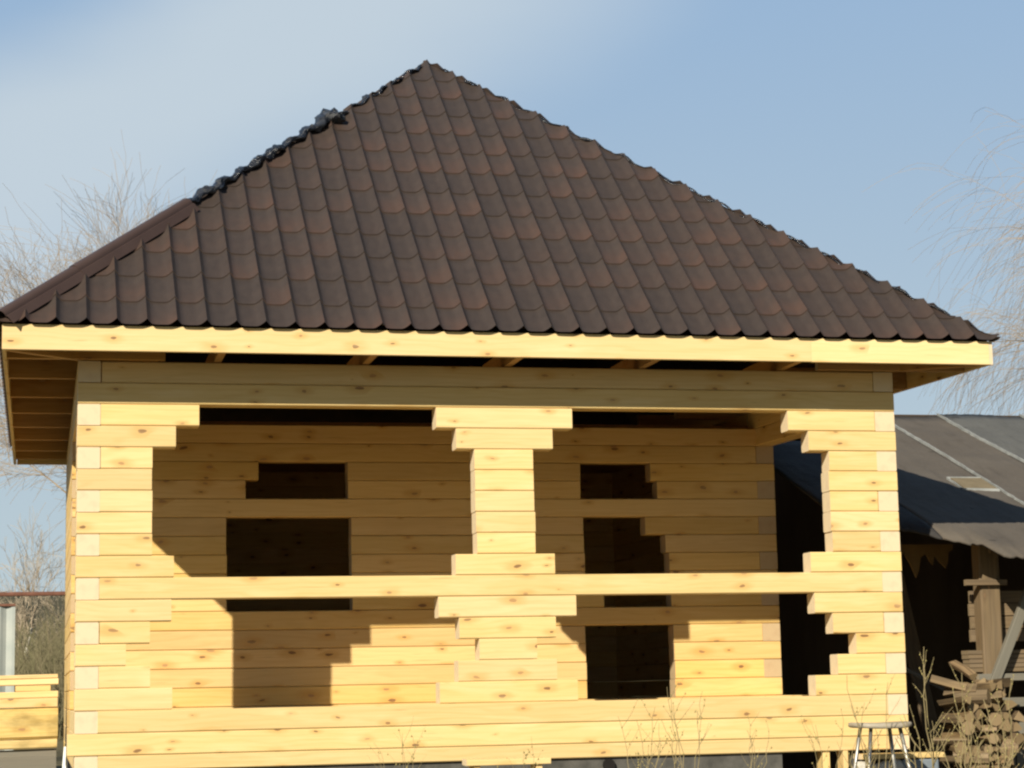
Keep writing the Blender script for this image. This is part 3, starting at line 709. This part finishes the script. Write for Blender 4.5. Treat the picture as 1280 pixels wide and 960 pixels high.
# board, blocks and bucket right of the porch corner
wb = WB(); wb.bar((5.20, -.16, -.012), X_, Y_, .60, .16, .035, ch=.003, up=Z_); tag(wb.build('board', M['pine'], origin=(5.2, -.16, -.012)), 'loose pale board lying at the foot of the right corner', 'board')
bk = raw('plastic_crate', boxv(5.50, 5.76, -.15, -.02, -.42, -.018), BF, M['bucket'], origin=(5.6, -.1, -.42))
md = bk.modifiers.new('bev', 'BEVEL'); md.width = .012; md.segments = 2
tag(bk, 'grey blue plastic crate under the loose board at the right corner', 'crate')
rr = random.Random(5)
for i in range(9):
    bm = bmesh.new(); bmesh.ops.create_icosphere(bm, subdivisions=2, radius=.045+.02*rr.random())
    for v in bm.verts: v.co *= 1+rr.uniform(-.18, .18)
    me = bpy.data.meshes.new('rubble_stone'); bm.to_mesh(me); bm.free(); o = link('rubble_stone', me, M['stones'])
    o.location = (5.22+.08*(i % 4)+rr.uniform(-.02, .02), -.12+.03*rr.random(), -.08-.09*(i//4)); o.rotation_euler = (i, i*2, i*3)
    tag(o, '%s pale rubble stone from the left in the %s layer under the loose board' % (ORD[i % 4], ('top', 'middle', 'lowest')[i//4]), 'stone', 'rubble stones by the corner')
raw_ = raw('rubble_bed', boxv(5.19, 5.49, -.17, .0, -.42, -.26), BF, M['stones'], origin=(5.3, -.1, -.42)); tag(raw_, 'low concrete block that the rubble stones lie on', 'block')
# pale pipe at the left corner
wb = WB(); wb.tube([(-.055, .06, .20), (-.06, .02, .09), (-.045, -.03, -.05), (-.035, -.05, -.42)], [.008, .012, .026, .030], 10)
o = wb.build('drain_pipe', M['white'], origin=(-.05, 0, -.42)); tag(o, 'thin white plastic pipe rising at the left house corner', 'pipe')

# ------------------------------------------------------------------ fence sheet and rusty pipe on the left
fr = root('corrugated_fence', (-3.4, 14, -.42), 'pale corrugated sheet fence far behind the timber stack', 'fence')
vs, fs = [], []; nn = 160; xa, xb = -3.0, 2.88
for i in range(nn+1):
    x = xa+(xb-xa)*i/nn; y = .02*math.sin(i*1.25)
    vs += [(x, y, 0), (x, y, 2.13), (x, y+.006, 2.13), (x, y+.006, 0)]
for i in range(nn):
    a = 4*i; fs += [(a, a+4, a+5, a+1), (a+1, a+5, a+6, a+2), (a+2, a+6, a+7, a+3)]
raw('sheet', vs, fs, simple_mat('galvanised_sheet', (.30, .33, .31), (.37, .39, .36), 3, .5, .4, 0, 0), fr)
wb = WB(); wb.bar((xa, -.05, 1.18), X_, Y_, xb-xa-.06, .03, .03, ch=.002, up=Z_); wb.build('rail', M['pipe'], fr)
wb = WB(); wb.bar((xa, -.03, 2.11), X_, Y_, xb-xa, .07, .03, ch=.002, up=Z_); wb.build('top_rail', M['pipe'], fr)
pp = root('pipe_run', (-8, 10, -.42), 'rusty brown overhead pipe on posts behind the house', 'pipe')
wb = WB(); wb.tube([(-6, 0, 2.0), (8, 0, 2.07), (30, 0, 2.2)], [.022, .022, .022], 8); wb.build('pipe', M['pipe'], pp)
for x in (-4, 2, 14, 22):
    wb = WB(); wb.tube([(x, .05, 0), (x, .05, 2.0)], [.03, .03], 8); wb.build('post', M['pipe'], pp)

# ------------------------------------------------------------------ bare trees
def tube_add(vs, fs, pts, rads, sides=3):
    base = len(vs); n_ = len(pts)
    for i in range(n_):
        p = pts[i]; d = (pts[min(i+1, n_-1)]-pts[max(i-1, 0)])
        if d.length < 1e-6: d = Vector((0, 0, 1))
        d.normalize(); a = d.orthogonal().normalized(); b = d.cross(a)
        for k in range(sides):
            an = 6.2832*k/sides; vs.append(p+(a*math.cos(an)+b*math.sin(an))*rads[i])
    for i in range(n_-1):
        for k in range(sides):
            j = (k+1) % sides; fs.append((base+i*sides+k, base+i*sides+j, base+(i+1)*sides+j, base+(i+1)*sides+k))
def grow(vs, fs, rnd, p, d, L_, r, lvl, droop, maxl, spread, nch, tmin):
    n_ = 6 if lvl < 2 else 5; pts = [p.copy()]; rads = [r]
    for i in range(n_):
        d = (d+Vector((rnd.gauss(0, .13), rnd.gauss(0, .13), rnd.gauss(0, .09)-droop*(lvl/maxl)**1.5+(.05 if lvl < 2 else 0)))).normalized()
        p = p+d*L_/n_; pts.append(p.copy()); rads.append(max(tmin, r*(1-.62*(i+1)/n_)))
    tube_add(vs, fs, pts, rads, 7 if lvl == 0 else 4 if lvl == 1 else 3)
    if lvl >= maxl: return
    for c in range(nch[lvl]):
        t = rnd.uniform(.28, 1.0) if lvl else rnd.uniform(.45, 1.0); i = min(n_-1, int(t*n_)); q = pts[i].lerp(pts[i+1], t*n_-i)
        dd = (pts[i+1]-pts[i]).normalized(); ax = Vector((rnd.gauss(0, 1), rnd.gauss(0, 1), rnd.gauss(0, .6))).normalized()
        perp = dd.cross(ax).normalized(); an = spread*rnd.uniform(.6, 1.25)
        nd = (dd*math.cos(an)+perp*math.sin(an)).normalized()
        grow(vs, fs, rnd, q, nd, L_*rnd.uniform(.5, .78), rads[i]*rnd.uniform(.45, .62), lvl+1, droop, maxl, spread, nch, tmin)
def tree(name, loc, H, seed, label, cat='tree', droop=.18, spread=.62, nch=(9, 7, 6, 5), tmin=.006, mat='twig', r=None, trunk_mat=None, group='bare trees around the house', lean=(0, 0), low=.35):
    rnd = random.Random(seed); t = root(name, loc, label, cat, group)
    vs, fs = [], []; trunk = []
    r = r or H*.016; p = Vector((0, 0, 0)); d = Vector((lean[0], lean[1], 1)).normalized(); pts = [p.copy()]; rads = [r*1.25]
    n_ = 8
    for i in range(n_):
        d = (d+Vector((rnd.gauss(0, .06), rnd.gauss(0, .06), .05))).normalized(); p = p+d*H*.55/n_; pts.append(p.copy()); rads.append(r*(1-.5*(i+1)/n_))
    tube_add(vs, fs, pts, rads, 9); raw('trunk', vs, fs, M[trunk_mat or mat], t, True)
    vs, fs = [], []
    for c in range(nch[0]):
        tt = rnd.uniform(low, 1.0); i = min(n_-1, int(tt*n_)); q = pts[i].lerp(pts[i+1], tt*n_-i); a = rnd.uniform(0, 6.28); an = spread*rnd.uniform(.5, 1.3)*(1.15-.5*tt)
        nd = Vector((math.cos(a)*math.sin(an), math.sin(a)*math.sin(an), math.cos(an)))
        grow(vs, fs, rnd, q, nd, H*rnd.uniform(.28, .42), rads[i]*.55, 1, droop, 4, .55, (0,)+nch[1:], tmin)
    raw('crown', vs, fs, M[mat], t)
    return t
tree('willow_tree', (3.2, 34, -.42), 10.4, 3, 'leafless willow with tan twigs above the left hip, nearest the black film', low=.55, droop=.03, nch=(13, 9, 8, 8), tmin=.0035)
tree('willow_tree', (1.4, 31, -.42), 8.7, 12, 'lower leafless willow whose top shows over the brown hip cap', low=.85, droop=.0, nch=(13, 8, 8, 8), tmin=.0035)
tree('willow_tree', (24.3, 25, -.42), 13.4, 8, 'large leafless weeping willow at the right above the felt roof', droop=.26, nch=(20, 10, 9, 8), tmin=.003)
tree('willow_tree', (20.6, 24, -.42), 6.5, 18, 'smaller bare willow whose twigs rise just above the felt roof ridge', droop=.2, nch=(9, 7, 7, 6), tmin=.004)
tree('willow_tree', (-3.9, 15, -.42), 8.2, 25, 'bare willow beyond the left edge whose drooping branches hang beside the eave', droop=.36, nch=(8, 5, 5, 4), tmin=.004, r=.13)
for i, (x, y, H, lb) in enumerate(((-.75, 62, 6.3, 'slender pale birch rising highest over the thicket at the left'), (-2.3, 66, 5.0, 'slender birch at the far left edge of the thicket'), (.6, 64, 4.6, 'small birch in the thicket right next to the house corner'))):
    tree('birch_tree', (x, y, -.42), H, 40+i, lb, droop=.0, spread=.22, nch=(12, 4, 3, 3), tmin=.006, mat='twig_far', trunk_mat='birch', r=.09, group='birches behind the fence')
# thicket: a mass of stems and twigs nobody could count
rnd = random.Random(77); vs, fs = [], []
for i in range(9000):
    y = rnd.uniform(36, 60); x = rnd.uniform(-22, 30) if i % 2 else rnd.uniform(-5, 4); hh = rnd.uniform(1.6, 4.2)*(.8+.2*math.sin(x*.9)); a = rnd.gauss(0, .16); w = rnd.uniform(.008, .03)
    b = Vector((x, y, -.45)); t_ = b+Vector((a*hh, rnd.gauss(0, .1)*hh, hh)); k = len(vs)
    vs += [b+Vector((-w, 0, 0)), b+Vector((w, .01, 0)), b+Vector((0, w, 0)), t_]; fs += [(k, k+1, k+3), (k+1, k+2, k+3), (k+2, k, k+3)]
    for j in range(3):
        s_ = rnd.uniform(.3, .9); q = b.lerp(t_, s_); e_ = q+Vector((rnd.gauss(0, .3), rnd.gauss(0, .2), rnd.uniform(.2, .7))); k = len(vs); w2 = w*.5
        vs += [q+Vector((-w2, 0, 0)), q+Vector((w2, 0, 0)), q+Vector((0, w2, .0)), e_]; fs += [(k, k+1, k+3), (k+1, k+2, k+3), (k+2, k, k+3)]
o = raw('thicket', vs, fs, M['brush']); tag(o, 'brown leafless thicket seen left of the house', 'thicket', kind='stuff')

# ------------------------------------------------------------------ dry budding stems in front
def shrub(x, y, hts, seed, label, width=.12, thick=.0028, lean=0.0, buds=True, z0=None):
    rnd = random.Random(seed); zz = gz(x, y) if z0 is None else z0; t = root('dry_shrub', (x, y, zz), label, 'shrub', 'dry shrubs in front of the house')
    vs, fs = [], []; bv = []
    for hh in hts:
        hh = hh-zz; p = Vector((rnd.uniform(-.04, .04), rnd.uniform(-.05, .05), 0)); tgt = Vector((rnd.uniform(-width, width)+lean, rnd.uniform(-width, width)*.7, hh)); n_ = 11
        pts = [p.lerp(tgt, (i/n_))+Vector((math.sin(i*.9+hh*9)*.010, 0, 0))+Vector((rnd.gauss(0, .006), rnd.gauss(0, .006), 0))+(tgt-p)*0 for i in range(n_+1)]
        rads = [thick*(1.25-.8*i/n_) for i in range(n_+1)]; tube_add(vs, fs, pts, rads, 5)
        for b in range(rnd.randint(2, 5)):
            i = rnd.randint(4, n_-1); s_ = rnd.choice((-1, 1)); L_ = rnd.uniform(.06, .2); q = [pts[i]]
            d = Vector((s_*.6, rnd.uniform(-.4, .4), .8)).normalized()
            for k in range(4): d = (d+Vector((rnd.gauss(0, .1), 0, .08))).normalized(); q.append(q[-1]+d*L_/4)
            tube_add(vs, fs, q, [thick*.6, thick*.55, thick*.5, thick*.4, thick*.3], 4); bv += q[1:]
        bv += pts[4:]
    raw('stems', vs, fs, M['stem'], t)
    if buds:
        vs, fs = [], []
        for q in bv:
            if rnd.random() < .45:
                c = q+Vector((rnd.gauss(0, .005), -.002, 0)); r_ = rnd.uniform(.0028, .0062); k = len(vs)
                vs += [c+Vector(v)*r_ for v in ((1, 0, 0), (-1, 0, 0), (0, 1, 0), (0, -1, 0), (.2, 0, 1.9), (0, 0, -1.2))]
                for a_, b_ in ((0, 2), (2, 1), (1, 3), (3, 0)): fs += [(k+a_, k+b_, k+4), (k+b_, k+a_, k+5)]
        raw('buds', vs, fs, M['bud'], t)['kind'] = 'stuff'
    return t
S = [(1.92, (.21, .24, .28, .26, .15), 'thin twigs before the wall, leftmost of the dry shrubs', .22, .0018),
     (2.60, (.13, .22, .10), 'few short twigs beside the low trestle', .2, .0016),
     (3.30, (.30, .33, .20, .38, .15, .28), 'thin dry shrub right of the round foundation vent', .16, .0026),
     (3.62, (.50, .52, .40, .47, .30, .35), 'tallest dry shrub before the middle of the right porch opening', .13, .0028),
     (4.05, (.28, .32, .22, .18), 'dry shrub just left of the dark foundation gap', .14, .0024),
     (4.55, (.34, .38, .25, .2), 'dry shrub in front of the dark foundation gap', .2, .0024)]
for i, (x, hts, lb, wd, tk) in enumerate(S): shrub(x, -1.3, hts, 300+i, lb, wd, tk)
S = [(5.02, (.50, .36, .22, .55, .15, .1, .0, .05), 'budding shrub behind which the stool legs stand', .22, .0036, -.05),
     (5.36, (.67, .72, .35, .25, .15, .30, .1), 'tall pair of budding stems against the dark gap beside the house', .16, .0045, -.12),
     (5.55, (.55, .40, .30, .20, .45, .12), 'budding shrub in front of the firewood pile', .20, .0048, -.08),
     (5.78, (.50, .38, .44, .28, .18, .3, .1), 'budding shrub nearest the right edge, before the grey boards', .20, .0050, .0),
     (5.60, (.15, .05, .1, .2, .0, .12), 'short bushy shrub at the foot of the firewood pile', .3, .0042, .0)]
for i, (x, hts, lb, wd, tk, ln) in enumerate(S): shrub(x, -.9-.08*i, hts, 400+i, lb, wd, tk, ln)
